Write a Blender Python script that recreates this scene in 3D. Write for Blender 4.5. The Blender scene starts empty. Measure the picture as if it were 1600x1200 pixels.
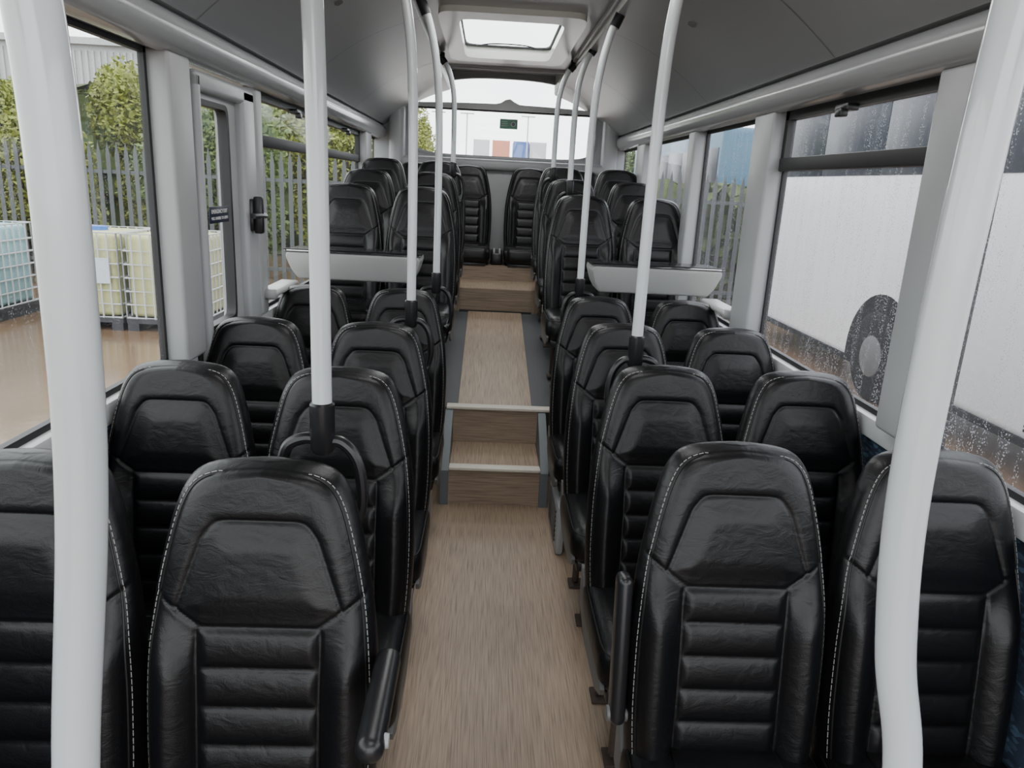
import bpy, bmesh, math, random
from mathutils import Vector, Matrix
random.seed(7)
C = bpy.context.scene.collection
PI = math.pi

# ------------------------------------------------------------------ materials
def nt(name):
    m = bpy.data.materials.new(name); m.use_nodes = True
    n = m.node_tree; b = n.nodes['Principled BSDF']
    return m, n, b
def M(name, col, rough=.5, metal=0, bump=None, var=None, spec=.5, coat=0):
    m, n, b = nt(name)
    b.inputs['Base Color'].default_value = (*col, 1)
    b.inputs['Roughness'].default_value = rough
    b.inputs['Metallic'].default_value = metal
    b.inputs['Specular IOR Level'].default_value = spec
    b.inputs['Coat Weight'].default_value = coat
    tc = n.nodes.new('ShaderNodeTexCoord')
    if var:
        ns = n.nodes.new('ShaderNodeTexNoise'); ns.inputs['Scale'].default_value = var[0]; ns.inputs['Detail'].default_value = 5
        n.links.new(tc.outputs['Object'], ns.inputs['Vector'])
        mx = n.nodes.new('ShaderNodeMix'); mx.data_type = 'RGBA'
        mx.inputs[6].default_value = (*[c*(1-var[1]) for c in col], 1)
        mx.inputs[7].default_value = (*[min(1, c*(1+var[1])) for c in col], 1)
        n.links.new(ns.outputs['Fac'], mx.inputs[0]); n.links.new(mx.outputs[2], b.inputs['Base Color'])
    if bump:
        ns = n.nodes.new('ShaderNodeTexNoise'); ns.inputs['Scale'].default_value = bump[0]; ns.inputs['Detail'].default_value = 6
        n.links.new(tc.outputs['Object'], ns.inputs['Vector'])
        bp = n.nodes.new('ShaderNodeBump'); bp.inputs['Strength'].default_value = bump[1]; bp.inputs['Distance'].default_value = .01
        n.links.new(ns.outputs['Fac'], bp.inputs['Height']); n.links.new(bp.outputs['Normal'], b.inputs['Normal'])
    return m
def wood(name, dark=1.0, axis='Y'):
    m, n, b = nt(name)
    g = n.nodes.new('ShaderNodeNewGeometry')
    mp = n.nodes.new('ShaderNodeMapping'); n.links.new(g.outputs['Position'], mp.inputs['Vector'])
    mp.inputs['Scale'].default_value = (210, 6, 7) if axis == 'Y' else (5, 5, 150)
    ns = n.nodes.new('ShaderNodeTexNoise'); ns.inputs['Scale'].default_value = 1; ns.inputs['Detail'].default_value = 5; ns.inputs['Distortion'].default_value = .25
    n.links.new(mp.outputs['Vector'], ns.inputs['Vector'])
    cr = n.nodes.new('ShaderNodeValToRGB')
    e = cr.color_ramp.elements
    e[0].position = .28; e[0].color = (.145*dark, .105*dark, .072*dark, 1)
    e[1].position = .70; e[1].color = (.335*dark, .252*dark, .178*dark, 1)
    el = cr.color_ramp.elements.new(.46); el.color = (.250*dark, .185*dark, .129*dark, 1)
    n.links.new(ns.outputs['Fac'], cr.inputs['Fac'])
    mp2 = n.nodes.new('ShaderNodeMapping'); n.links.new(g.outputs['Position'], mp2.inputs['Vector'])
    mp2.inputs['Rotation'].default_value = (0, 0, PI/2)
    br = n.nodes.new('ShaderNodeTexBrick'); n.links.new(mp2.outputs['Vector'], br.inputs['Vector'])
    br.inputs['Scale'].default_value = 1; br.inputs['Brick Width'].default_value = 1.1; br.inputs['Row Height'].default_value = .145
    br.inputs['Mortar Size'].default_value = .0005
    br.inputs['Color1'].default_value = (.94, .94, .94, 1); br.inputs['Color2'].default_value = (1, 1, 1, 1); br.inputs['Mortar'].default_value = (.85, .85, .85, 1)
    mx = n.nodes.new('ShaderNodeMix'); mx.data_type = 'RGBA'; mx.blend_type = 'MULTIPLY'; mx.inputs[0].default_value = 1 if axis == 'Y' else 0
    n.links.new(cr.outputs['Color'], mx.inputs[6]); n.links.new(br.outputs['Color'], mx.inputs[7])
    n.links.new(mx.outputs[2], b.inputs['Base Color'])
    b.inputs['Roughness'].default_value = .45
    return m
def glass(name, wet=0.0, tint=(.97, .98, .98), haze=0.0):
    m = bpy.data.materials.new(name); m.use_nodes = True; n = m.node_tree
    n.nodes.clear()
    out = n.nodes.new('ShaderNodeOutputMaterial')
    tr = n.nodes.new('ShaderNodeBsdfTransparent'); tr.inputs['Color'].default_value = (*tint, 1)
    gl = n.nodes.new('ShaderNodeBsdfGlossy'); gl.inputs['Roughness'].default_value = .03
    mx = n.nodes.new('ShaderNodeMixShader'); mx.inputs[0].default_value = .04
    n.links.new(tr.outputs[0], mx.inputs[1]); n.links.new(gl.outputs[0], mx.inputs[2])
    last = mx
    if wet > 0:
        g = n.nodes.new('ShaderNodeNewGeometry')
        mp = n.nodes.new('ShaderNodeMapping'); mp.inputs['Scale'].default_value = (170, 170, 125)
        n.links.new(g.outputs['Position'], mp.inputs['Vector'])
        vo = n.nodes.new('ShaderNodeTexVoronoi'); vo.inputs['Scale'].default_value = 1
        n.links.new(mp.outputs[0], vo.inputs['Vector'])
        drop = n.nodes.new('ShaderNodeMapRange'); drop.inputs[1].default_value = .32; drop.inputs[2].default_value = .20
        n.links.new(vo.outputs['Distance'], drop.inputs[0])
        mp3 = n.nodes.new('ShaderNodeMapping'); mp3.inputs['Scale'].default_value = (30, 30, 2.4)
        n.links.new(g.outputs['Position'], mp3.inputs['Vector'])
        n2 = n.nodes.new('ShaderNodeTexNoise'); n2.inputs['Scale'].default_value = 1; n2.inputs['Detail'].default_value = 5
        n.links.new(mp3.outputs[0], n2.inputs['Vector'])
        st = n.nodes.new('ShaderNodeMapRange'); st.inputs[1].default_value = .43; st.inputs[2].default_value = .62
        n.links.new(n2.outputs['Fac'], st.inputs[0])
        ml = n.nodes.new('ShaderNodeMath'); ml.operation = 'MULTIPLY'
        n.links.new(drop.outputs[0], ml.inputs[0]); n.links.new(st.outputs[0], ml.inputs[1])
        sc = n.nodes.new('ShaderNodeMath'); sc.operation = 'MULTIPLY_ADD'; sc.inputs[1].default_value = wet; sc.inputs[2].default_value = haze
        sc.use_clamp = True
        n.links.new(ml.outputs[0], sc.inputs[0])
        df = n.nodes.new('ShaderNodeBsdfTranslucent'); df.inputs['Color'].default_value = (.30, .31, .33, 1)
        m2 = n.nodes.new('ShaderNodeMixShader')
        n.links.new(sc.outputs[0], m2.inputs[0]); n.links.new(mx.outputs[0], m2.inputs[1]); n.links.new(df.outputs[0], m2.inputs[2])
        last = m2
    n.links.new(last.outputs[0], out.inputs['Surface'])
    return m
def moquette():
    m, n, b = nt('blue_moquette')
    tc = n.nodes.new('ShaderNodeTexCoord')
    mp = n.nodes.new('ShaderNodeMapping'); mp.inputs['Scale'].default_value = (40, 40, 120); n.links.new(tc.outputs['Object'], mp.inputs[0])
    v = n.nodes.new('ShaderNodeTexVoronoi'); v.inputs['Scale'].default_value = 1; n.links.new(mp.outputs[0], v.inputs['Vector'])
    cr = n.nodes.new('ShaderNodeValToRGB'); e = cr.color_ramp.elements
    e[0].position = 0; e[0].color = (.008, .015, .03, 1); e[1].position = 1; e[1].color = (.08, .15, .23, 1)
    el = e.new(.6); el.color = (.012, .025, .05, 1)
    n.links.new(v.outputs['Color'], cr.inputs[0]); n.links.new(cr.outputs[0], b.inputs['Base Color'])
    b.inputs['Roughness'].default_value = .95
    return m
def leather():
    m, n, b = nt('black_leather')
    b.inputs['Base Color'].default_value = (.0035, .0035, .004, 1); b.inputs['Roughness'].default_value = .36
    b.inputs['Specular IOR Level'].default_value = .30
    tc = n.nodes.new('ShaderNodeTexCoord')
    mp = n.nodes.new('ShaderNodeMapping'); mp.inputs['Scale'].default_value = (1, 1, 1.6); n.links.new(tc.outputs['Object'], mp.inputs[0])
    n1 = n.nodes.new('ShaderNodeTexNoise'); n1.inputs['Scale'].default_value = 20; n1.inputs['Detail'].default_value = 5; n1.inputs['Distortion'].default_value = 1.1
    n2 = n.nodes.new('ShaderNodeTexVoronoi'); n2.inputs['Scale'].default_value = 420
    n.links.new(mp.outputs[0], n1.inputs['Vector']); n.links.new(tc.outputs['Object'], n2.inputs['Vector'])
    b1 = n.nodes.new('ShaderNodeBump'); b1.inputs['Strength'].default_value = .14; b1.inputs['Distance'].default_value = .013
    b2 = n.nodes.new('ShaderNodeBump'); b2.inputs['Strength'].default_value = .12; b2.inputs['Distance'].default_value = .001
    n.links.new(n1.outputs['Fac'], b1.inputs['Height']); n.links.new(n2.outputs['Distance'], b2.inputs['Height'])
    n.links.new(b1.outputs[0], b2.inputs['Normal']); n.links.new(b2.outputs[0], b.inputs['Normal'])
    return m
m_leather = leather()
m_piping = M('black_piping', (.005, .005, .005), .4, spec=.3)
m_stitch = M('grey_stitching', (.26, .26, .25), .7)
m_plastic = M('black_plastic', (.010, .010, .011), .3, bump=(300, .05), spec=.35)
m_rubber = M('black_rubber', (.01, .01, .011), .55)
m_grey = M('pale_grey_trim', (.32, .332, .34), .36, bump=(250, .04), var=(3, .04))
m_sidetrim = M('worn_grey_side_trim', (.08, .08, .08), .5, var=(12, .2))
m_pillar = M('satin_grey_pillar', (.31, .32, .32), .42, bump=(400, .05), var=(2, .04))
m_white = M('white_sill', (.48, .50, .50), .35, var=(4, .04))
m_cove = M('glossy_cove_grey', (.32, .332, .34), .16, var=(2, .03))
m_ceilpanel = M('grey_ceiling_panel', (.275, .287, .295), .30, bump=(350, .03), var=(2, .05))
m_joint = M('panel_joint', (.15, .15, .155), .6)
m_ceil = M('ceiling_grey', (.32, .335, .34), .28, bump=(200, .03))
m_pole = M('white_powder_coated_steel', (.47, .505, .52), .18, coat=.5, var=(5, .03))
m_deck = M('dark_grey_vinyl', (.055, .058, .062), .6, bump=(500, .2), var=(90, .3))
m_cheek = M('blue_grey_panel', (.085, .098, .105), .5, var=(8, .1))
m_nosing = M('cream_nosing', (.52, .49, .42), .55, bump=(200, .1), var=(60, .12))
m_wood = wood('oak_vinyl'); m_woodd = wood('oak_vinyl_riser', .85, 'X')
m_moq = moquette()
m_rust = M('rusty_steel', (.05, .035, .027), .7, var=(40, .5), metal=.3)
m_steel = M('galvanised_steel', (.055, .06, .063), .6, var=(10, .2))
m_cage = M('bright_cage_steel', (.42, .43, .44), .45)
m_glass = glass('clear_pane', .28, (.93, .95, .94), .008); m_wet = glass('rain_streaked_pane', .9, (.93, .94, .95), .035); m_rearglass = glass('rear_pane', 0)
m_hatch = glass('hatch_pane', 0, (.95, .97, .95))
m_table = M('table_edge_grey', (.37, .378, .37), .35, var=(5, .03))
m_ledge = M('ledge_grey', (.26, .265, .27), .4, var=(5, .03))
m_hatchframe = M('cream_hatch_frame', (.68, .68, .64), .22, var=(5, .03))
m_tabletop = M('dark_table_top', (.02, .02, .022), .15)
m_navy = M('navy_sign', (.008, .012, .03), .4); m_lettering = M('white_lettering', (.7, .7, .7), .5)
m_green = M('green_sign', (.01, .15, .07), .4)

# ------------------------------------------------------------------ mesh helpers
class MB:
    def __init__(s): s.bm = bmesh.new()
    def _merge(s, t, mat=None):
        if mat is not None: bmesh.ops.transform(t, matrix=mat, verts=t.verts)
        me = bpy.data.meshes.new('t'); t.to_mesh(me); t.free(); s.bm.from_mesh(me); bpy.data.meshes.remove(me)
    def box(s, c, d, bev=0, seg=2, rot=None):
        t = bmesh.new(); bmesh.ops.create_cube(t, size=1)
        bmesh.ops.scale(t, vec=d, verts=t.verts)
        if bev: bmesh.ops.bevel(t, geom=list(t.edges), offset=min(bev, min(d)*.49), segments=seg, profile=.5, affect='EDGES')
        mt = Matrix.Translation(c)
        if rot is not None: mt = mt @ rot
        s._merge(t, mt); return s
    def r(s, x0, x1, y0, y1, z0, z1, bev=0, seg=2):
        return s.box(((x0+x1)/2, (y0+y1)/2, (z0+z1)/2), (abs(x1-x0), abs(y1-y0), abs(z1-z0)), bev, seg)
    def tube(s, pts, r, seg=12, closed=False, caps=True):
        pts = [Vector(p) for p in pts]; n = len(pts); rings = []
        rr = r if isinstance(r, (list, tuple)) else [r]*n
        prev = None
        for i, p in enumerate(pts):
            if closed: t = pts[(i+1) % n]-pts[i-1]
            else: t = pts[min(i+1, n-1)]-pts[max(i-1, 0)]
            t.normalize()
            if prev is None:
                a = Vector((0, 0, 1)) if abs(t.z) < .9 else Vector((1, 0, 0))
                nn = t.cross(a).normalized()
            else: nn = (prev - t*prev.dot(t)).normalized()
            prev = nn; bb = t.cross(nn)
            rings.append([s.bm.verts.new(p+(nn*math.cos(2*PI*k/seg)+bb*math.sin(2*PI*k/seg))*rr[i]) for k in range(seg)])
        for i in range(n if closed else n-1):
            A, B = rings[i], rings[(i+1) % n]
            for k in range(seg): s.bm.faces.new((A[k], A[(k+1) % seg], B[(k+1) % seg], B[k]))
        if caps and not closed:
            s.bm.faces.new(rings[0][::-1]); s.bm.faces.new(rings[-1])
        return s
    def sheet(s, prof, y0, y1, ny=1):
        rows = [[s.bm.verts.new((x, y0+(y1-y0)*j/ny, z)) for x, z in prof] for j in range(ny+1)]
        for j in range(ny):
            for i in range(len(prof)-1): s.bm.faces.new((rows[j][i], rows[j][i+1], rows[j+1][i+1], rows[j+1][i]))
        return s
    def prism(s, poly, f0, f1):
        a = [s.bm.verts.new(f0(*p)) for p in poly]; b = [s.bm.verts.new(f1(*p)) for p in poly]
        s.bm.faces.new(a); s.bm.faces.new(b[::-1])
        for i in range(len(poly)):
            j = (i+1) % len(poly); s.bm.faces.new((a[j], a[i], b[i], b[j]))
        return s
    def ring(s, inner, outer, f0, f1):
        n = len(inner)
        A = [s.bm.verts.new(f0(*p)) for p in inner]; B = [s.bm.verts.new(f0(*p)) for p in outer]
        A2 = [s.bm.verts.new(f1(*p)) for p in inner]; B2 = [s.bm.verts.new(f1(*p)) for p in outer]
        for i in range(n):
            j = (i+1) % n
            for q in ((A[i], A[j], B[j], B[i]), (A2[j], A2[i], B2[i], B2[j]), (A[j], A[i], A2[i], A2[j]), (B[i], B[j], B2[j], B2[i])):
                s.bm.faces.new(q)
        return s
    def build(s, name, mat, parent=None, angle=35, link=True):
        bmesh.ops.recalc_face_normals(s.bm, faces=s.bm.faces)
        me = bpy.data.meshes.new(name); s.bm.to_mesh(me); s.bm.free()
        me.materials.append(mat)
        for p in me.polygons: p.use_smooth = True
        me.set_sharp_from_angle(angle=math.radians(angle))
        return inst(name, me, parent) if link else me
def inst(name, me, parent=None, loc=None):
    o = bpy.data.objects.new(name, me); C.objects.link(o)
    if parent: o.parent = parent
    if loc: o.location = loc
    return o
def struct(o): o['kind'] = 'structure'; return o
def tag(o, label, cat, group=None):
    o['label'] = label; o['category'] = cat
    if group: o['group'] = group
    return o
def empty(name, loc, label, cat, group=None, rz=0):
    o = bpy.data.objects.new(name, None); C.objects.link(o); o.location = loc; o.rotation_euler = (0, 0, rz)
    o.empty_display_size = .1
    return tag(o, label, cat, group)
def superrect(ca, cb, ha, hb, n=5, N=72, nlow=None):
    out = []
    for k in range(N):
        t = 2*PI*k/N; c, s_ = math.cos(t), math.sin(t)
        m_ = nlow if (nlow and s_ < 0) else n
        out.append((ca+ha*math.copysign(abs(c)**(2/m_), c), cb+hb*math.copysign(abs(s_)**(2/m_), s_)))
    return out
def rectray(ca, cb, a0, a1, b0, b1, inner):
    out = []
    for a, b in inner:
        da, db = a-ca, b-cb
        t = min(((a1-ca)/da if da > 1e-9 else (a0-ca)/da if da < -1e-9 else 1e9), ((b1-cb)/db if db > 1e-9 else (b0-cb)/db if db < -1e-9 else 1e9))
        out.append((ca+da*t, cb+db*t))
    return out
def snapc(out, a0, a1, b0, b1):
    res = list(out)
    for ca, cb in ((a0, b0), (a0, b1), (a1, b0), (a1, b1)):
        i = min(range(len(res)), key=lambda i: (res[i][0]-ca)**2+(res[i][1]-cb)**2); res[i] = (ca, cb)
    return res
def ss(a, b, x):
    t = max(0, min(1, (x-a)/(b-a))); return t*t*(3-2*t)
def spline(pts, n=8):
    pts = [Vector(p) for p in pts]; out = []
    P = [pts[0]*2-pts[1]]+pts+[pts[-1]*2-pts[-2]]
    for i in range(1, len(P)-2):
        for k in range(n):
            t = k/n; a, b, c, d = P[i-1], P[i], P[i+1], P[i+2]
            out.append(.5*((2*b)+(-a+c)*t+(2*a-5*b+4*c-d)*t*t+(-a+3*b-3*c+d)*t**3))
    out.append(pts[-1]); return out

# ------------------------------------------------------------------ camera
CX, CZ = -.09, 1.72
f = 1150.0
F = Vector(((765-800)/f, (600-285)/f, -1)).normalized()
U = Vector((.04, 1, 0)); U = (U-F*U.dot(F)).normalized()
R = F.cross(U)
rot = Matrix((R, F, U))
cam = bpy.data.objects.new('camera', bpy.data.cameras.new('camera')); C.objects.link(cam)
cam.data.sensor_width = 36; cam.data.lens = f/1600*36; cam.data.clip_start = .03; cam.data.clip_end = 500
cam.matrix_world = Matrix.Translation((CX, 0, CZ)) @ rot.to_4x4()
bpy.context.scene.camera = cam

# ------------------------------------------------------------------ seat meshes
ZT, Z0 = 1.172, .36
PW = [(0, 0), (.0015, .050), (.005, .088), (.012, .118), (.025, .141), (.045, .157), (.08, .173), (.13, .187), (.20, .203), (.27, .216), (.36, .226), (.45, .230), (.60, .230), (.70, .224), (.83, .212)]
SN = 600; SM = math.sqrt(.83)
def _lin(s):
    for (d0, w0), (d1, w1) in zip(PW, PW[1:]):
        s0, s1 = math.sqrt(d0), math.sqrt(d1)
        if s <= s1: return w0+(w1-w0)*(s-s0)/(s1-s0)
    return PW[-1][1]
_T = [_lin(SM*i/SN) for i in range(SN+1)]
for _ in range(3):
    _T2 = []
    for i in range(SN+1):
        k = min(16, i); k = min(k, SN-i); seg_ = _T[i-k:i+k+1]; _T2.append(sum(seg_)/len(seg_))
    _T = _T2
def W(z):
    s = math.sqrt(max(0, ZT-z))/SM*SN; i = min(SN-1, int(s)); t = s-i
    return max(.004, _T[i]*(1-t)+_T[i+1]*t)
def dW(z): return (W(min(ZT, z+.002))-W(z-.002))/.004
def yc(z): return -(ZT-z)*.16 - .012*math.sin(PI*(z-Z0)/(ZT-Z0))
def feat(x, z):
    ax = abs(x); v = 0
    lz = .862+max(0, ax-.112)*.72
    hw = .158-(z-.90)*.35 - .008*ss(1.03, 1.07, z)
    e1, e2 = (hw-ax)*.94, 1.070-z
    k = .0085; top = -k*math.log(math.exp(-max(-.2, min(.3, e1))/k)+math.exp(-max(-.2, min(.3, e2))/k))
    sd = min(top, (z-lz)*.85)
    v += .010*ss(0, .06, sd)
    if z > lz-.01: v -= .0035*math.exp(-(top/.0042)**2)*ss(lz-.008, lz+.004, z)
    if z > lz: v += .003*ss(0, .02, -top)
    w = W(z)
    if z < .866:
        a = ss(.866, .85, z)
        if ax < .118:
            ph = (z-.385)/.0795
            v += a*(.0125*abs(math.sin(PI*ph))**.45 - .004)*ss(.119, .098, ax)
        v -= a*.005*math.exp(-((ax-.12)/.004)**2)
    below = lz-z
    if ax > .115:
        q = max(0, min(1, (ax-.121)/max(.02, (w-.121))))
        v += (.032*math.sin(PI*q**.95)**.9*ss(0, .14, below)) if 0 < q < 1 else 0
    dl = below*.85
    if ax > .108 or abs(dl) < .02: v -= .0045*math.exp(-(dl/.0042)**2)
    return v
def edge(x, z):
    d = max(0, (W(z)-abs(x))/math.sqrt(1+dW(z)**2))
    q = min(1, d/.06); return math.sqrt(max(0, 1-(1-q)**2)), d
def front(x, z):
    e, d = edge(x, z)
    g = .0032*math.exp(-((d-.019)/.004)**2)
    return yc(z) - .052*e - feat(x, z)*min(1, e*1.1) + g
def backrest_mesh():
    nz, nx, nb = 200, 110, 18
    vs, fs = [], []; n = nx+1+nb-1
    for j in range(nz+1):
        t = j/nz; z = Z0+(ZT-Z0)*(1-(1-t)**1.7); w = W(z)
        for i in range(nx+1):
            a = -1+2*i/nx; s_ = .7*a+.3*math.sin(PI*a/2); x = s_*w
            vs.append((x, front(x, z), z))
        for i in range(1, nb):
            a = 1-2*i/nb; s_ = math.sin(PI*a/2); x = s_*w
            e, d = edge(x, z); vs.append((x, yc(z)+.045*e, z))
    for j in range(nz):
        for i in range(n):
            k = (i+1) % n; fs.append((j*n+i, j*n+k, (j+1)*n+k, (j+1)*n+i))
    fs.append(tuple(range(n))[::-1]); fs.append(tuple(nz*n+i for i in range(n)))
    me = bpy.data.meshes.new('backrest'); me.from_pydata(vs, [], fs); me.materials.append(m_leather)
    for p in me.polygons: p.use_smooth = True
    me.update(); return me
def outline(d, off=0, n=150):
    zs = [Z0+.02+(ZT-Z0-.02)*(1-(1-i/n)**1.8) for i in range(n)]
    L = []
    for z in zs:
        x = W(z)-d*math.sqrt(1+dW(z)**2)
        if x < .004 or z > ZT-d-.0005: break
        if L and x > L[-1][0]+.02: break
        L.append((x, z))
    return [Vector((x, front(x, z)-off, z)) for x, z in L] + [Vector((-x, front(x, z)-off, z)) for x, z in reversed(L)]
me_back = backrest_mesh()
me_pipe = MB().tube(outline(.019), .0026, 6).build('piping', m_piping, link=False)
def stitch_mesh():
    b = MB()
    P = outline(.013, .0006, 300)
    acc = 0; start = None; on = False
    for a, c in zip(P, P[1:]):
        acc += (c-a).length
        if not on and acc > .005: start = a; on = True; acc = 0
        elif on and acc > .006:
            b.tube([start, c], .0010, 4); on = False; acc = 0
    return b.build('stitching', m_stitch, link=False)
me_stitch = stitch_mesh()
b = MB(); b.box((0, -.315, .39), (.458, .48, .16), .065, 6)
for k in range(3): b.box((0, -.20-.11*k, .468), (.25, .095, .016), .008, 3)
me_cush = b.build('cushion', m_leather, angle=60, link=False)
me_cpipe = MB().tube([(.219*math.copysign(abs(math.cos(2*PI*k/60))**.25, math.cos(2*PI*k/60)), -.315+.228*math.copysign(abs(math.sin(2*PI*k/60))**.25, math.sin(2*PI*k/60)), .444) for k in range(60)], .004, 6, closed=True).build('cushion_piping', m_piping, link=False)
b = MB(); b.r(-.2, .2, -.52, -.12, .28, .33, .01); b.r(-.2, .2, -.16, -.06, .30, .42, .02)
me_frame = b.build('seat_frame', m_plastic, link=False)
me_leg = MB().tube([(0, 0, .02), (0, 0, .30)], .015, 10).r(-.03, .03, -.04, .04, 0, .012, .003).build('leg', m_rust, link=False)
b = MB(); b.prism([(-.53, .32), (-.54, .345), (-.50, .36), (-.15, .365), (-.06, .46), (-.03, .46), (-.04, .33), (-.2, .27), (-.45, .28)], lambda y, z: (-.006, y, z), lambda y, z: (.006, y, z))
me_side = b.build('side_trim', m_sidetrim, link=False)
b = MB(); b.box((0, 0, .16), (.036, .062, .36), .017, 5); me_armU = b.build('armrest', m_plastic, link=False)
b = MB(); b.box((0, -.12, 0), (.05, .28, .05), .023, 6); me_armD = b.build('armrest', m_plastic, link=False)
b = MB().tube([(-.024, 0, 0), (.0, 0, 0), (.024, 0, 0)], [.018, .022, .018], 20); me_piv = b.build('pivot_cap', m_sidetrim, link=False)
b = MB().tube([(.018, 0, 0), (.030, 0, 0)], [.014, .012], 20); me_tip = b.build('pivot_cap', m_ledge, link=False)
def seat(x, y, z, label, group, aisle=0, arm=None, legs=True):
    t = empty('bus_seat', (x, y, z), label, 'seat', group)
    bk = inst('backrest', me_back, t); inst('piping', me_pipe, bk); inst('stitching', me_stitch, bk)
    cu = inst('cushion', me_cush, t); inst('piping', me_cpipe, cu)
    inst('seat_frame', me_frame, t)
    if legs:
        lx = (aisle*.14 if x > 0 else aisle*.02) if aisle else (.12 if x < 0 else -.12)
        inst('leg', me_leg, t, (lx, -.42, 0)); inst('leg', me_leg, t, (lx, -.13, 0))
    if aisle: inst('side_trim', me_side, t, (aisle*.216, 0, 0))
    if arm:
        s_ = arm[1]; a = inst('armrest', me_armU if arm[0] == 'up' else me_armD, t, (s_*.246, -.12, .53) if arm[0] == 'up' else (s_*.25, -.10, .79))
        if arm[0] == 'up': a.rotation_euler = (-.16, 0, 0)
        inst('pivot_cap', me_piv if arm[0] == 'up' else me_tip, a, (0, 0, 0) if arm[0] == 'up' else (0, -.22, 0))
    return t
ordn = ['first', 'second', 'third', 'fourth']
LY = [1.38, 2.13, 2.86, 3.80]; RY = [1.58, 2.32, 3.07, 3.83]
for i in range(4):
    for side, sg, Y in (('left', -1, LY[i]), ('right', 1, RY[i])):
        arm = None
        if i == 0: arm = ('down', 1) if side == 'left' else ('up', -1)
        seat(sg*.504, Y, 0, f'black leather aisle seat on the lower {side} side, {ordn[i]} row from camera', f'lower deck seats on the {side}', aisle=-sg, arm=arm)
        seat(sg*.967, Y, 0, f'black leather window seat on the lower {side} side, {ordn[i]} row from camera', f'lower deck seats on the {side}')
UA = [(4.84, .50), (5.60, .60), (6.34, .70)]
for i, (Y, z) in enumerate(UA):
    for side, sg in (('left', -1), ('right', 1)):
        seat(sg*.508, Y, z, f'black leather aisle seat on the raised deck, {ordn[i]} row behind the {side} table', f'raised deck seats on the {side}', aisle=-sg)
        seat(sg*.972, Y, z, f'black leather window seat on the raised deck, {ordn[i]} row behind the {side} table', f'raised deck seats on the {side}')
for x, l in ((-.76, 'outer left black leather seat of the back row under the rear window'), (-.29, 'black leather back row seat just left of the central buckle box'),
             (.29, 'black leather back row seat just right of the central buckle box'), (.76, 'outer right black leather seat of the back row under the rear window')):
    seat(x, 7.18, .70, l, 'back row seats', legs=False)

# ------------------------------------------------------------------ floor and steps
struct(MB().r(-1.2, 1.2, -1.6, 4.2, -.05, 0).build('floor', m_wood))
b = MB(); b.r(-.25, .25, 3.76, 4.20, 0, .205); struct(b.build('floor_step', m_woodd))
b = MB(); b.r(-.249, .249, 3.735, 3.80, .205, .222, .004); struct(b.build('trim_1', m_nosing))
b = MB(); b.r(-.245, .245, 3.80, 4.2, .2055, .212); struct(b.build('trim_2', m_wood))
b = MB(); b.prism([(4.2, 0), (4.2, .42), (6.1, .675), (6.1, 0)], lambda y, z: (-1.2, y, z), lambda y, z: (1.2, y, z))
struct(b.build('floor_deck', m_deck))
b = MB(); b.prism([(4.24, .426), (4.24, .432), (6.1, .682), (6.1, .676)], lambda y, z: (-.225, y, z), lambda y, z: (.215, y, z))
struct(b.build('floor_aisle_strip', m_wood))
struct(MB().r(-.25, .25, 4.185, 4.199, .213, .415).build('floor_riser', m_woodd))
struct(MB().r(-.29, .34, 4.165, 4.235, .418, .436, .004).build('trim_3', m_nosing))
for k, s_ in enumerate((-1, 1)):
    b = MB(); b.prism([(3.74, 0), (3.74, .20), (3.82, .26), (4.13, .415), (4.2, .416), (4.2, 0)], lambda y, z: (s_*.250, y, z), lambda y, z: (s_*.295, y, z))
    struct(b.build('trim_%d' % (4+k), m_cheek))
b = MB(); b.r(-1.2, 1.2, 6.1, 7.5, .6, .87); struct(b.build('floor_rear', m_wood))
struct(MB().r(-.30, .30, 6.085, 6.099, .69, .868).build('floor_rear_riser', m_woodd))
struct(MB().r(-.30, .30, 6.08, 6.0999, .672, .688).build('trim_6', m_rubber))
struct(MB().r(-1.2, 1.2, 6.66, 7.5, .871, 1.0).build('trim_7', m_woodd))
t = empty('seat_belt_box', (0, 6.72, 1.0), 'small black buckle box with grey latches between the two central back row seats', 'buckle box')
MB().r(-.055, .055, 0, .4, 0, .11, .02, 3).build('body', m_plastic, t)
for s_ in (-1, 1): MB().box((s_*.025, .02, .125), (.02, .035, .045), .006).build('buckle', m_grey, t)
t = empty('heater_vent', (.295, 3.2, 0), 'grey louvred heater box under the lower right aisle seats beside the steps', 'heater')
MB().r(0, .04, 0, .42, 0, .25, .015).build('body', m_ledge, t)
b = MB()
for k in range(7): b.r(-.006, .004, .05, .36, .05+.025*k, .062+.025*k, .002)
b.build('louvre', m_plastic, t)

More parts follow.
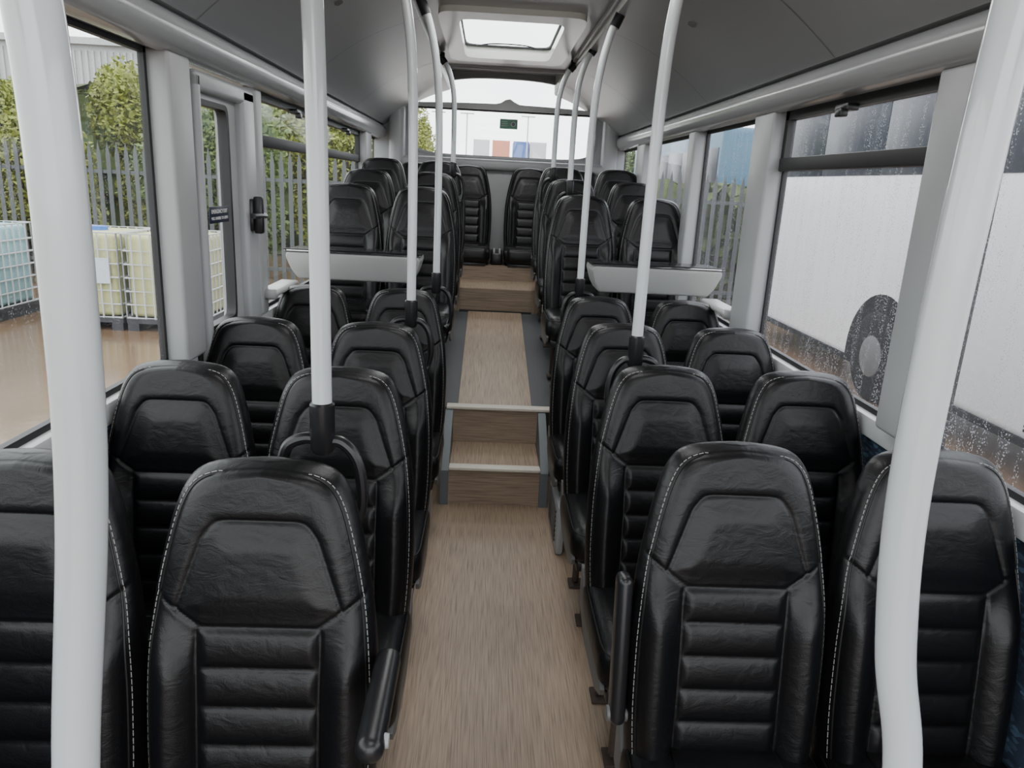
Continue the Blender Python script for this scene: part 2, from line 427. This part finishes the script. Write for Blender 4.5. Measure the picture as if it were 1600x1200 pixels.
# ------------------------------------------------------------------ side walls
ZS, ZH = 1.05, 2.08
for side, s_, k in (('left', -1, 10), ('right', 1, 20)):
    struct(MB().r(s_*1.2, s_*1.24, -1.6, 7.5, -.05, ZS-.05).build('wall_'+side, m_moq))
    b = MB(); b.r(s_*1.165, s_*1.24, -1.6, 7.5, ZS-.07, ZS, .012); struct(b.build('trim_%d' % k, m_white))
    b = MB(); b.r(s_*1.17, s_*1.24, -1.6, 7.5, ZH, 2.2, .01)
    struct(b.build('trim_%d' % (k+1), m_grey))
    prof = [(s_*(1.175), 2.075), (s_*1.15, 2.07)]
    for q in range(13):
        a = -PI/2+q*PI/12*1.05; prof.append((s_*(1.135-.055*math.cos(a)), 2.135+.06*math.sin(a)))
    prof.append((s_*1.12, 2.20))
    b = MB(); b.sheet(prof, -1.6, 7.45); struct(b.build('trim_%d' % (k+2), m_cove))
    prof = [(s_*1.16, 2.20)]
    for q in range(21):
        u = q/20; prof.append((s_*(1.10-.60*u), 2.20+.345*u+.055*math.sin(PI*u)*(1-.2*u)))
    prof += [(s_*.49, 2.56), (s_*.485, 2.72)]
    b = MB(); b.sheet(prof, -1.6, 7.45)
    pan = struct(b.build('trim_%d' % (k+3), m_ceilpanel))
    b = MB()
    for y in (.9, 2.75, 4.3, 5.75): b.sheet([(x, z-.0015) for x, z in prof[1:-1]], y-.0025, y+.0025)
    b.build('joint', m_joint, pan)
    for y in (1.6, 3.5):
        u = .55; px, pz = s_*(1.10-.60*u), 2.20+.345*u+.055*math.sin(PI*u)*.9
        b = MB()
        rotm = Matrix.Rotation(s_*.52, 4, 'Y')
        for q in range(5):
            w_ = .03*math.sqrt(1-((q-2)/2.8)**2)
            b.box((px-s_*.002, y+(q-2)*.016, pz-.007), (w_*1.3, .003, .004), .001, 1, rotm)
        b.build('vent_louvre', m_joint, pan)

# ceiling centre with hatch hole
HX, HY0, HY1 = .36, 4.25, 5.80
b = MB(); b.r(-.5, .5, -1.6, HY0, 2.60, 2.66); b.r(-.5, .5, HY1, 6.30, 2.60, 2.66); b.r(-.5, -HX, HY0, HY1, 2.60, 2.66); b.r(HX, .5, HY0, HY1, 2.60, 2.66)
b.r(-1.2, 1.2, 6.30, 7.5, 2.71, 2.76); b.r(-.5, .5, 6.26, 6.30, 2.60, 2.74)
struct(b.build('ceiling', m_ceil))
b = MB(); b.r(-.52, -.47, -1.6, 6.3, 2.575, 2.605, .01); b.r(.47, .52, -1.6, 6.3, 2.575, 2.605, .01)
struct(b.build('trim_30', m_grey))
b = MB(); b.tube([(-.47, 6.27, 2.60), (.47, 6.27, 2.60)], .022, 14); struct(b.build('trim_31', m_grey))
t = empty('roof_hatch', (0, 5.03, 2.6), 'pale framed square roof hatch letting daylight through the ceiling', 'roof hatch')
inn = superrect(0, 0, .295, .64, 12, 96); out = superrect(0, 0, .405, .82, 12, 96)
b = MB(); b.ring(inn, out, lambda x, y: (x, y, -.03), lambda x, y: (x, y, .02)); b.build('frame', m_hatchframe, t)
b = MB(); P0 = [(x, y, -.028) for x, y in superrect(0, 0, .297, .642, 12, 96)]; P1 = [(x, y, .055) for x, y in superrect(0, 0, .315, .67, 12, 96)]
v0 = [b.bm.verts.new(p) for p in P0]; v1 = [b.bm.verts.new(p) for p in P1]
for i in range(96): j = (i+1) % 96; b.bm.faces.new((v0[i], v0[j], v1[j], v1[i]))
b.build('inner_frame', m_hatchframe, t)
MB().ring(superrect(0, 0, .292, .64, 12, 96), superrect(0, 0, .32, .675, 12, 96), lambda x, y: (x, y, .05), lambda x, y: (x, y, .06)).build('gasket', m_rubber, t)
MB().r(-.33, .33, -.70, .70, .061, .067).build('pane', m_hatch, t)
MB().tube(spline([(-.22, .58, .04), (-.1, .50, .045), (.1, .50, .045), (.22, .58, .04)]), .004, 8).build('stay_bar', m_plastic, t)

# pillars
def pillar(k, s_, y0, y1, mat=m_pillar, d=.075, z1=2.08):
    b = MB(); b.r(s_*(1.2-d), s_*1.215, y0, y1, ZS, z1, .014, 3); struct(b.build('trim_%d' % k, mat))
pillar(40, -1, 2.56, 2.74); pillar(41, -1, 3.54, 3.64, d=.05); pillar(42, -1, 4.95, 5.05, d=.05); pillar(43, -1, 6.45, 6.75)
pillar(50, 1, 1.93, 2.13, m_grey); pillar(51, 1, 3.34, 3.58, m_grey); pillar(52, 1, 4.60, 4.75, m_grey); pillar(53, 1, 6.1, 6.4, m_grey)
wk = [0]
def window(s_, y0, y1, hopper, mat, z0=ZS):
    wk[0] += 1
    b = MB()
    t_ = .018
    x0, x1 = s_*1.195, s_*1.215
    b.r(x0, x1, y0, y1, z0, z0+t_); b.r(x0, x1, y0, y1, ZH-t_, ZH); b.r(x0, x1, y0, y0+t_, z0, ZH); b.r(x0, x1, y1-t_, y1, z0, ZH)
    if hopper:
        b.r(s_*1.175, s_*1.215, y0, y1, 1.83, 1.885, .006)
        b.r(s_*1.18, s_*1.215, y0, y0+.035, 1.83, ZH); b.r(s_*1.18, s_*1.215, y1-.035, y1, 1.83, ZH); b.r(s_*1.18, s_*1.215, y0, y1, ZH-.04, ZH)
    o = struct(b.build('window_%d' % wk[0], m_rubber))
    MB().r(s_*1.203, s_*1.207, y0+.01, y1-.01, z0+.01, ZH-.01).build('pane', mat, o)
    if hopper:
        ym = (y0+y1)/2
        b = MB(); b.r(s_*1.14, s_*1.185, ym-.05, ym+.05, ZH-.055, ZH-.03, .005); b.r(s_*1.13, s_*1.16, ym-.025, ym+.025, ZH-.075, ZH-.045, .006); b.build('latch', m_plastic, o)
window(-1, -1.5, 1.97, False, m_glass); window(-1, 1.99, 2.56, False, m_glass)
window(-1, 3.64, 4.95, True, m_glass); window(-1, 5.05, 6.45, True, m_glass); window(-1, 6.75, 7.4, False, m_glass)
window(1, -1.5, 1.93, False, m_wet); window(1, 2.13, 3.34, True, m_wet); window(1, 3.58, 4.60, False, m_wet); window(1, 4.75, 6.1, False, m_wet); window(1, 6.4, 7.4, False, m_wet)

# emergency door left
yc_, zc_ = 3.01, 1.53
inn = superrect(yc_, zc_, .19, .43, 16); out = snapc(rectray(yc_, zc_, 2.78, 3.47, .35, 2.05, inn), 2.78, 3.47, .35, 2.05)
b = MB(); b.ring(inn, out, lambda y, z: (-1.165, y, z), lambda y, z: (-1.215, y, z))
d = struct(b.build('door_1', m_pillar))
b = MB(); b.r(-1.19, -1.13, 2.80, 2.845, .5, 2.05, .018, 3); b.r(-1.19, -1.13, 3.30, 3.46, .5, 2.05, .018, 3); b.r(-1.19, -1.13, 2.80, 3.46, 1.985, 2.055, .018, 3)
b.build('door_frame', m_grey, d)
i2 = superrect(yc_, zc_, .175, .415, 16)
MB().ring(i2, superrect(yc_, zc_, .195, .435, 16), lambda y, z: (-1.16, y, z), lambda y, z: (-1.2, y, z)).build('window_seal', m_rubber, d)
MB().r(-1.195, -1.19, yc_-.185, yc_+.185, zc_-.425, zc_+.425).build('pane', m_glass, d)
b = MB(); b.r(-1.14, -1.115, 3.33, 3.39, 1.46, 1.60, .01); b.tube([(-1.10, 3.28, 1.53), (-1.09, 3.34, 1.53), (-1.09, 3.42, 1.525)], .013, 8); b.r(-1.12, -1.08, 3.345, 3.375, 1.45, 1.61, .008)
b.build('door_handle', m_plastic, d)
struct(MB().r(-1.2, -1.155, 2.745, 2.775, .9, 2.08, .004).build('trim_60', m_rubber))
def text(s, size, mat, parent, mtx, name='lettering'):
    cu = bpy.data.curves.new(name, 'FONT'); cu.body = s; cu.size = size; cu.align_x = 'CENTER'; cu.align_y = 'CENTER'; cu.extrude = .0004
    o = bpy.data.objects.new(name, cu); C.objects.link(o)
    dg = bpy.context.evaluated_depsgraph_get(); me = bpy.data.meshes.new_from_object(o.evaluated_get(dg))
    bpy.data.objects.remove(o); me.materials.clear(); me.materials.append(mat)
    o = inst(name, me, parent); o.matrix_local = mtx; return o
t = empty('exit_sign', (-1.154, 3.02, 1.545), 'dark emergency exit sticker with white lettering on the door glass', 'sign')
MB().r(-.001, .002, -.105, .105, -.032, .032, .010).build('plate', m_navy, t)
B = Matrix(((0, 0, 1, .003), (1, 0, 0, 0), (0, 1, 0, .012), (0, 0, 0, 1)))
text('EMERGENCY EXIT', .022, m_lettering, t, B)
B2 = B.copy(); B2[2][3] = -.014
text('PULL HANDLE TO OPEN', .0165, m_lettering, t, B2)

# ------------------------------------------------------------------ rear wall
RC, RH = 2.31, .358
inn = superrect(.03, RC, .88, RH, 2.6, 120, 7); out = snapc(rectray(.03, RC, -1.2, 1.2, .6, 2.74, inn), -1.2, 1.2, .6, 2.74)
b = MB(); b.ring(inn, out, lambda x, z: (x, 7.38, z), lambda x, z: (x, 7.5, z)); struct(b.build('wall_rear', m_grey))
b = MB(); b.ring(superrect(.03, RC, .868, RH-.012, 2.6, 120, 7), superrect(.03, RC, .89, RH+.01, 2.6, 120, 7), lambda x, z: (x, 7.365, z), lambda x, z: (x, 7.39, z))
w = struct(b.build('window_30', m_ledge))
MB().r(-.87, .93, 7.44, 7.445, 1.93, 2.68).build('pane', m_rearglass, w)
top = []
for k in range(41):
    x = -.82+1.70*k/40; top.append((x, 2.41+.05*math.exp(-((x-.06)/.06)**2)+.022*math.cos((x-.03)*1.8)))
poly = top+[(.88, 2.375), (-.82, 2.375)]
b = MB(); b.prism(poly, lambda x, z: (x, 7.34, z), lambda x, z: (x, 7.40, z)); struct(b.build('trim_32', m_white))
b = MB(); b.r(-.82, .88, 7.335, 7.40, 2.362, 2.373, .005); struct(b.build('trim_33', m_rubber))
b = MB(); b.r(-.95, 1.0, 7.22, 7.39, 1.83, 1.93, .035, 4); struct(b.build('trim_34', m_ledge))
b = MB(); b.r(-1.19, 1.19, 7.30, 7.39, 1.0, 1.86, .01); struct(b.build('trim_37', m_ledge))
for k, s_ in enumerate((-1, 1)):
    b = MB(); b.box((s_*1.0+.03, 7.28, 1.9), (.15, .16, 1.25), .06, 4); struct(b.build('trim_%d' % (35+k), m_grey))
t = empty('exit_sign', (.07, 7.43, 2.265), 'small green sign with white marks stuck on the rear window', 'sign')
MB().r(-.085, .085, -.002, 0, -.045, .045).build('plate', m_green, t)
b = MB()
for k in range(3): b.r(-.07, -.01, -.004, -.002, .018-.018*k, .020-.018*k)
b.build('marks', m_lettering, t)
b = MB(); b.tube([(.045, -.0025, 0), (.045, -.004, 0)], .022, 20); b.build('disc', m_lettering, t)
b = MB(); b.tube([(.045, -.0035, 0), (.045, -.006, 0)], .019, 20); b.build('disc_centre', m_navy, t)

# ------------------------------------------------------------------ tables and wall armrests
for side, s_ in (('left', -1), ('right', 1)):
    t = empty('table', (s_*.84+(.015 if s_ < 0 else .03), 4.1, 1.14), f'pale grey tapered table with dark top fixed to the {side} wall before the raised deck', 'table', 'wall tables')
    poly = [(-.315, .008), (.315, .008), (.345, .06), (.368, .135), (.36, .163), (-.36, .163), (-.368, .135), (-.345, .06)]
    b = MB()
    b.prism(poly, lambda x, z: (x, .07*(1-z/.165)**1.3, z), lambda x, z: (x, .30, z))
    bmesh.ops.bevel(b.bm, geom=list(b.bm.edges), offset=.012, segments=4, profile=.5, affect='EDGES')
    b.build('body', m_table, t, angle=60)
    MB().r(-.372, .372, -.006, .31, .163, .169, .003).build('table_top', m_tabletop, t)
    b = MB(); b.tube(spline([(-.37, -.004, .178), (0, -.006, .178), (.37, -.004, .178)]), .004, 8); b.tube([(-.36, 0, .166), (-.36, -.004, .179)], .004, 8); b.tube([(.36, 0, .166), (.36, -.004, .179)], .004, 8); b.build('edge_rail', m_plastic, t)
    t = empty('wall_armrest', (s_*1.16, 3.78, 1.15), f'short grey armrest ledge on the {side} wall beside the table', 'armrest', 'wall armrests')
    b = MB(); b.box((-s_*.02, .0, 0), (.10, .42, .032), .015, 4); b.build('ledge', m_table, t)
    MB().box((-s_*.03, -.19, -.005), (.075, .05, .05), .018, 3).build('end_cap', m_ledge, t)

# ------------------------------------------------------------------ poles
def pole(x, y, z0, label, s_, r=.0185):
    t = empty('grab_pole', (x, y, z0), label, 'pole', 'white grab poles on the seat backs')
    H = 2.575-z0
    pts = spline([(0, 0, .05), (0, 0, .35*H), (s_*.004, 0, .6*H), (s_*.02, 0, .77*H), (s_*.06, 0, .91*H), (s_*.115, 0, H)], 8)
    MB().tube(pts, r, 16).build('pole', m_pole, t)
    b = MB(); b.tube([(0, 0, -.03), (0, 0, -.02), (0, 0, .075), (0, 0, .08)], [.021, .026, .026, .022], 16); b.build('collar', m_plastic, t)
    a = -s_
    pts = spline([(-a*.085, -.0, -.05), (-a*.07, -.0, -.015), (-a*.035, 0, .0), (0, 0, -.005), (a*.04, 0, -.008), (a*.072, 0, -.05), (a*.082, 0, -.13), (a*.07, 0, -.19), (a*.05, -.02, -.21)], 7)
    MB().tube(pts, .0125, 10).build('handle', m_plastic, t)
    p = Vector((s_*.115, 0, H)); q = Vector((s_*.075, 0, .935*H))
    b = MB(); b.tube([q, p], .025, 14); b.tube([p-Vector((0, 0, .01)), p+Vector((0, 0, .02))], .036, 16); b.build('ceiling_clamp', m_plastic, t)
pole(-.418, 1.47, 1.185, 'white grab pole rising from the black handle of the nearest left aisle seat', -1, .0205)
pole(-.385, 2.95, 1.17, 'white grab pole on the third left aisle seat of the lower deck', -1)
pole(-.35, 3.90, 1.17, 'white grab pole on the fourth left aisle seat beside the left table', -1)
pole(-.365, 5.69, 1.77, 'white grab pole on the left of the raised rear deck', -1)
pole(.425, 2.41, 1.17, 'white grab pole with black handle on the second right aisle seat', 1, .0195)
pole(.415, 3.93, 1.17, 'white grab pole on the fourth right aisle seat beside the right table', 1)
pole(.43, 4.93, 1.68, 'white grab pole on the first right aisle seat of the raised deck', 1)
pole(.38, 5.69, 1.77, 'white grab pole on the second right aisle seat of the raised deck', 1)
t = empty('grab_pole', (-.38, .52, 0), 'thick white floor pole close to the camera at the far left of the view', 'pole')
MB().tube(spline([(-.06, 0, .01), (-.058, 0, .6), (-.050, 0, 1.02), (-.036, 0, 1.23), (-.008, 0, 1.46), (.0, 0, 1.61), (-.003, 0, 1.82), (-.035, 0, 2.1), (-.10, 0, 2.45), (-.13, 0, 2.58)]), .0178, 24).build('pole', m_pole, t)
MB().tube([(-.06, 0, 0), (-.06, 0, .03)], .035, 20).build('floor_flange', m_plastic, t)
t = empty('grab_pole', (.267, .55, 0), 'thick white floor pole close to the camera at the far right of the view', 'pole')
MB().tube(spline([(.09, 0, .01), (.085, 0, .7), (.07, 0, 1.0), (.044, 0, 1.22), (.013, 0, 1.35), (-.004, 0, 1.53), (.003, 0, 1.86), (.03, 0, 2.15), (.15, 0, 2.48), (.22, 0, 2.58)]), .0165, 24).build('pole', m_pole, t)
MB().tube([(.09, 0, 0), (.09, 0, .03)], .035, 20).build('floor_flange', m_plastic, t)

# ------------------------------------------------------------------ outside
GZ = -.35
m_ground = M('wet_brown_yard', (.13, .08, .047), .16, bump=(2, .25), var=(.5, .5))
struct(MB().r(-90, 90, -30, 200, GZ-.1, GZ).build('ground', m_ground))
m_tankY = M('cream_plastic_tank', (.42, .41, .20), .4, var=(2, .15)); m_tankB = M('pale_blue_plastic_tank', (.26, .44, .48), .4, var=(2, .1))
m_blue = M('blue_cap_plastic', (.02, .12, .5), .4); m_pallet = M('black_pallet', (.02, .02, .025), .6); m_lab = M('white_paper_label', (.45, .5, .55), .6)
def tote(x, y, mat, label):
    t = empty('liquid_tote', (x, y, GZ), label, 'tank', 'caged liquid totes by the fence')
    MB().r(-.44, .44, -.5, .5, .17, 1.22, .07, 4).build('tank', mat, t)
    b = MB()
    for s_ in (-1, 1):
        for k in range(9):
            q = -.47+.94*k/8; b.tube([(q, s_*.54, .16), (q, s_*.54, 1.23)], .011, 6)
            q2 = q/.47*.54; b.tube([(s_*.47, q2, .16), (s_*.47, q2, 1.23)], .011, 6)
    for z in (.17, .34, .51, .68, .85, 1.02, 1.23):
        b.tube([(-.47, -.54, z), (.47, -.54, z), (.47, .54, z), (-.47, .54, z)], .012, 6, closed=True)
    b.build('cage', m_cage, t)
    b = MB(); b.r(-.48, .48, -.55, .55, .10, .16)
    for xx in (-.4, 0, .4): b.r(xx-.07, xx+.07, -.55, .55, 0, .10)
    b.build('pallet', m_pallet, t)
    MB().tube([(0, 0, 1.21), (0, 0, 1.27)], .11, 20).build('cap', m_blue, t)
    MB().r(.1, .36, -.556, -.55, .6, .92).build('label_plate', m_lab, t)
tote(-5.18, 10, m_tankY, 'cream caged liquid tote beside the fence, left of the cream pair')
tote(-4.18, 10, m_tankY, 'cream caged liquid tote beside the fence, seen partly through the emergency door')
tote(-6.85, 10, m_tankB, 'pale blue caged liquid tote at the far left beyond the window')
pal = MB(); pal.prism([(-.035, 0), (.035, 0), (.035, 2.2), (0, 2.4), (-.035, 2.2)], lambda x, z: (x, 0, z), lambda x, z: (x, .012, z)); mep = pal.build('pale', m_steel, link=False)
def fence(cx, cy, x0, x1, label):
    t = empty('palisade_fence', (cx, cy, GZ), label, 'fence')
    x = x0
    while x < x1: inst('pale', mep, t, (x, 0, 0)); x += .15
    b = MB(); b.r(x0, x1, .02, .06, .4, .46); b.r(x0, x1, .02, .06, 1.9, 1.96); b.build('rail', m_steel, t)
fence(-6, 13, -7.5, 3.9, 'grey galvanised palisade fence in front of the hedge on the left')
fence(4.0, 12.5, -1.4, 2.0, 'grey palisade fence section beyond the right windows, behind the white bus')

mL = [M('yellow_green_leaves', (.16, .18, .015), .6, var=(2.5, .65)), M('mid_green_leaves', (.075, .115, .015), .6, var=(2.5, .65))]
def leafcloud(rx, ry, rz, n, size, seed, mat):
    rd = random.Random(seed); vs, fs = [], []
    lobes = [(rd.uniform(-.6, .6)*rx, rd.uniform(-.5, .5)*ry, rd.uniform(-.5, .6)*rz, rd.uniform(.35, .55)) for _ in range(16)]
    for i in range(n):
        lx, ly, lz, lr = rd.choice(lobes)
        v = Vector((rd.gauss(0, 1), rd.gauss(0, 1), rd.gauss(0, 1))).normalized()*(lr*rd.uniform(.6, 1.08))
        p = Vector((lx+v.x*rx, ly+v.y*ry, lz+v.z*rz))
        a = Vector((rd.gauss(0, 1), rd.gauss(0, 1), rd.gauss(0, 1))).normalized(); c = a.orthogonal().normalized()
        s_ = size*rd.uniform(.6, 1.3); k = len(vs)
        vs += [p-a*s_, p+c*s_*.5, p+a*s_, p-c*s_*.5]; fs.append((k, k+1, k+2, k+3))
    me = bpy.data.meshes.new('foliage'); me.from_pydata([tuple(v) for v in vs], [], fs); me.materials.append(mat); return me
me_f = [leafcloud(1.35, .95, 1.95, 22000, .06, 1, mL[0]), leafcloud(1.35, .95, 1.85, 22000, .06, 2, mL[1])]
m_bark = M('brown_bark', (.06, .045, .03), .9, bump=(20, .5))
b = MB()
for k in range(5):
    a = k*1.3; b.tube(spline([(0, 0, -1.9), (.2*math.cos(a), .2*math.sin(a), -.9), (.7*math.cos(a), .6*math.sin(a), .4)], 4), .05, 6)
me_st = b.build('stems', m_bark, link=False)
spots = [(-13, 14.6, 1.3, 0, 'yellow green shrub behind the fence, furthest left'), (-11.2, 17.2, 1.6, 1, 'darker green shrub second from the left behind the fence'), (-8.9, 14.6, 1.45, 0, 'yellow green shrub behind the pale blue tote and fence'),
         (-7.3, 17.2, 2.0, 0, 'tall yellow green shrub behind the left cream tote and fence'), (-5.3, 14.6, 1.55, 1, 'darker green shrub seen through the emergency door'), (-3.5, 17.2, 1.8, 0, 'yellow green shrub at the right end of the left fence'),
         (8.6, 27, 2.2, 1, 'darker green tree beyond the right windows, middle one'), (12, 26, 2.5, 0, 'yellow green tree beyond the right windows, rightmost'), (5.2, 28, 2.0, 1, 'darker green tree beyond the right windows, leftmost')]
for x, y, z, k, lb in spots:
    t = empty('shrub', (x, y, z), lb, 'shrub', 'shrubs behind the left fence' if x < 0 else 'trees beyond the right windows')
    inst('foliage', me_f[k], t); inst('stems', me_st, t)
m_dark = M('dark_hedge_base', (.05, .07, .014), .9, bump=(8, 1), var=(5, .8))
def hedge(x0, x1, y0, y1, z1, label):
    b = MB(); b.r(x0, x1, y0, y1, GZ, z1); bmesh.ops.subdivide_edges(b.bm, edges=list(b.bm.edges), cuts=14, use_grid_fill=True)
    for v in b.bm.verts: v.co += Vector((random.uniform(-.1, .1), random.uniform(-.25, .25), random.uniform(-.25, .25)))
    tag(b.build('hedge', m_dark), label, 'hedge')
hedge(-18, -2.6, 19.2, 20.0, 3.3, 'dark dense hedge behind the shrubs and left fence')
hedge(2.2, 6.6, 13.2, 13.9, 1.7, 'dark low hedge behind the fence beyond the right windows')
m_clad = M('pale_corrugated_cladding', (.36, .375, .375), .5, var=(.3, .08))
t = empty('warehouse', (-20, 32, GZ), 'pale grey corrugated warehouse beyond the hedge', 'building')
b = MB(); b.r(-12, 8, 0, 14, 0, 6.6)
for k in range(80): b.r(-12+k*.25, -12+k*.25+.1, -.06, 0, .2, 6.3)
b.build('wall', m_clad, t)
MB().r(-12.3, 8.3, -.3, 14.3, 6.5, 6.75).build('roof_edge', m_clad, t)
m_bw = M('white_bus_paint', (.66, .66, .67), .35, var=(1, .04)); m_bwin = M('dark_bus_glass', (.012, .017, .025), .3, spec=.2); m_tyre = M('tyre_rubber', (.006, .006, .006), .8, spec=.2)
m_hub = M('dull_wheel_hub', (.09, .09, .09), .6)
def bus(x, y0, y1, mat, label, wheels, hz=3.1, band=2.0):
    t = empty('parked_bus', (x, y0, GZ), label, 'bus')
    L = y1-y0; h = hz-GZ; bz = band-GZ
    MB().r(0, 2.5, 0, L, .3, h, .12, 4).build('body', mat, t)
    y = .25
    while y < L-.6:
        y2 = min(y+1.45, L-.2); MB().r(-.012, .02, y, y2, bz, bz+.95, .01).build('window', m_bwin, t); y = y2+.01
    MB().r(-.01, .02, .3, L-.3, .30, .36).build('skirt', m_tyre, t)
    for wy in wheels:
        b = MB(); pts = [(math.cos(a)*.66, math.sin(a)*.66+.48) for a in [PI*k/20 for k in range(21)]]; pts += [(-.66, .30), (.66, .30)]
        b.prism(pts, lambda q, z: (-.006, wy+q, z), lambda q, z: (.03, wy+q, z)); b.build('wheel_arch', m_tyre, t)
        b = MB(); b.tube([(-.06, wy, .48), (-.03, wy, .48), (.15, wy, .48)], [.42, .48, .48], 32); w_ = b.build('wheel', m_tyre, t)
        b = MB(); b.tube([(-.08, wy, .48), (-.06, wy, .48)], [.15, .22], 24); b.build('hub', m_hub, w_)
    b = MB()
    for k in range(6): b.r(-.01, 0.01, L*.31, L*.31+.35, .42+.035*k, .44+.035*k)
    b.build('grille', m_tyre, t)
bus(4.1, 2.0, 11.4, m_bw, 'white bus parked close beyond the rain streaked right windows', [5.55])
m_bb = M('dull_blue_bus_paint', (.03, .10, .16), .4, var=(1, .1))
bus(4.6, 15.5, 25, m_bb, 'blue bus parked further back beyond the right windows', [3], 3.05, 1.7)
# yard seen through rear window
cols = {'white': (.5, .5, .52), 'orange': (.50, .13, .04), 'blue': (.05, .12, .34), 'pale': (.36, .42, .46)}
cm = {k: M(k+'_container_paint', v, .5, var=(.5, .1)) for k, v in cols.items()}
def container(x, y, w_, lvl, col, label):
    t = empty('shipping_container', (x, y, GZ+lvl*2.6), label, 'container', 'containers behind the rear window')
    b = MB(); b.r(-w_/2, w_/2, 0, 6, 0.02, 2.58)
    n_ = int(w_/.3)
    for k in range(n_): b.r(-w_/2+k*.3+.08, -w_/2+k*.3+.2, -.04, 0, .15, 2.45)
    b.build('body', cm[col], t)
    b = MB()
    for s_ in (-1, 1): b.r(s_*w_/2-.06, s_*w_/2+.06, -.06, .02, 0, 2.6)
    b.build('corner_post', cm[col], t)
X = lambda u: (u-765)*.082-.09
stacks = [(676, 698, ('pale', 'white'), 'furthest left'), (704, 732, ('blue', 'white'), 'second from the left'), (738, 762, ('white', 'pale', 'white'), 'left of the orange one'), (768, 794, ('white', 'white', 'orange'), 'holding the orange one'),
          (801, 824, ('pale', 'white', 'blue'), 'just right of the orange one'), (827, 852, ('pale', 'blue', 'white'), 'second right of the orange one'), (857, 880, ('blue', 'pale'), 'furthest right')]
for u0, u1, cs, nm in stacks:
    for l, c in enumerate(cs):
        container((X(u0)+X(u1))/2*1.08, 108, (u1-u0)*.089, l, c, f'{c} container, level {l+1} of the stack ' + nm)
for u in (730, 816, 690):
    t = empty('lamp_post', (X(u), 90, GZ), {730: 'tall grey yard lamp post left of the orange container', 816: 'tall grey yard lamp post above the blue container', 690: 'tall grey yard lamp post furthest left in the rear window'}[u], 'lamp post')
    MB().tube([(0, 0, 0), (0, 0, 9.6)], .07, 8).build('post', m_cage, t)
    MB().box((0, 0, 9.6), (1.6, .25, .12), .03).build('lamp_head', m_cage, t)
t = empty('shrub', (-3.6, 32, 2.9), 'green tree at the left edge of the rear window view', 'tree')
inst('foliage', me_f[0], t); inst('stems', me_st, t)

# ------------------------------------------------------------------ light
w = bpy.data.worlds.new('world'); bpy.context.scene.world = w; w.use_nodes = True
n = w.node_tree; bg = n.nodes['Background']
tc = n.nodes.new('ShaderNodeTexCoord'); ns = n.nodes.new('ShaderNodeTexNoise'); ns.inputs['Scale'].default_value = 2.5; ns.inputs['Detail'].default_value = 4
n.links.new(tc.outputs['Generated'], ns.inputs['Vector'])
cr = n.nodes.new('ShaderNodeValToRGB'); cr.color_ramp.elements[0].color = (.82, .86, .91, 1); cr.color_ramp.elements[1].color = (1, 1, 1, 1)
cr.color_ramp.elements[0].position = .3; cr.color_ramp.elements[1].position = .7
n.links.new(ns.outputs['Fac'], cr.inputs[0]); n.links.new(cr.outputs[0], bg.inputs['Color']); bg.inputs['Strength'].default_value = 5.4
for y in (0.2, 2.2, 3.7, 6.05):  # added fill lamps under the ceiling to brighten the interior, not real fittings
    l = bpy.data.lights.new('interior_fill', 'AREA'); l.shape = 'RECTANGLE'; l.size = .7; l.size_y = .35 if y > 6 else .9; l.energy = 12; l.color = (1, .99, .98)
    o = bpy.data.objects.new('interior_fill', l); C.objects.link(o); o.location = (0, y, 2.57)
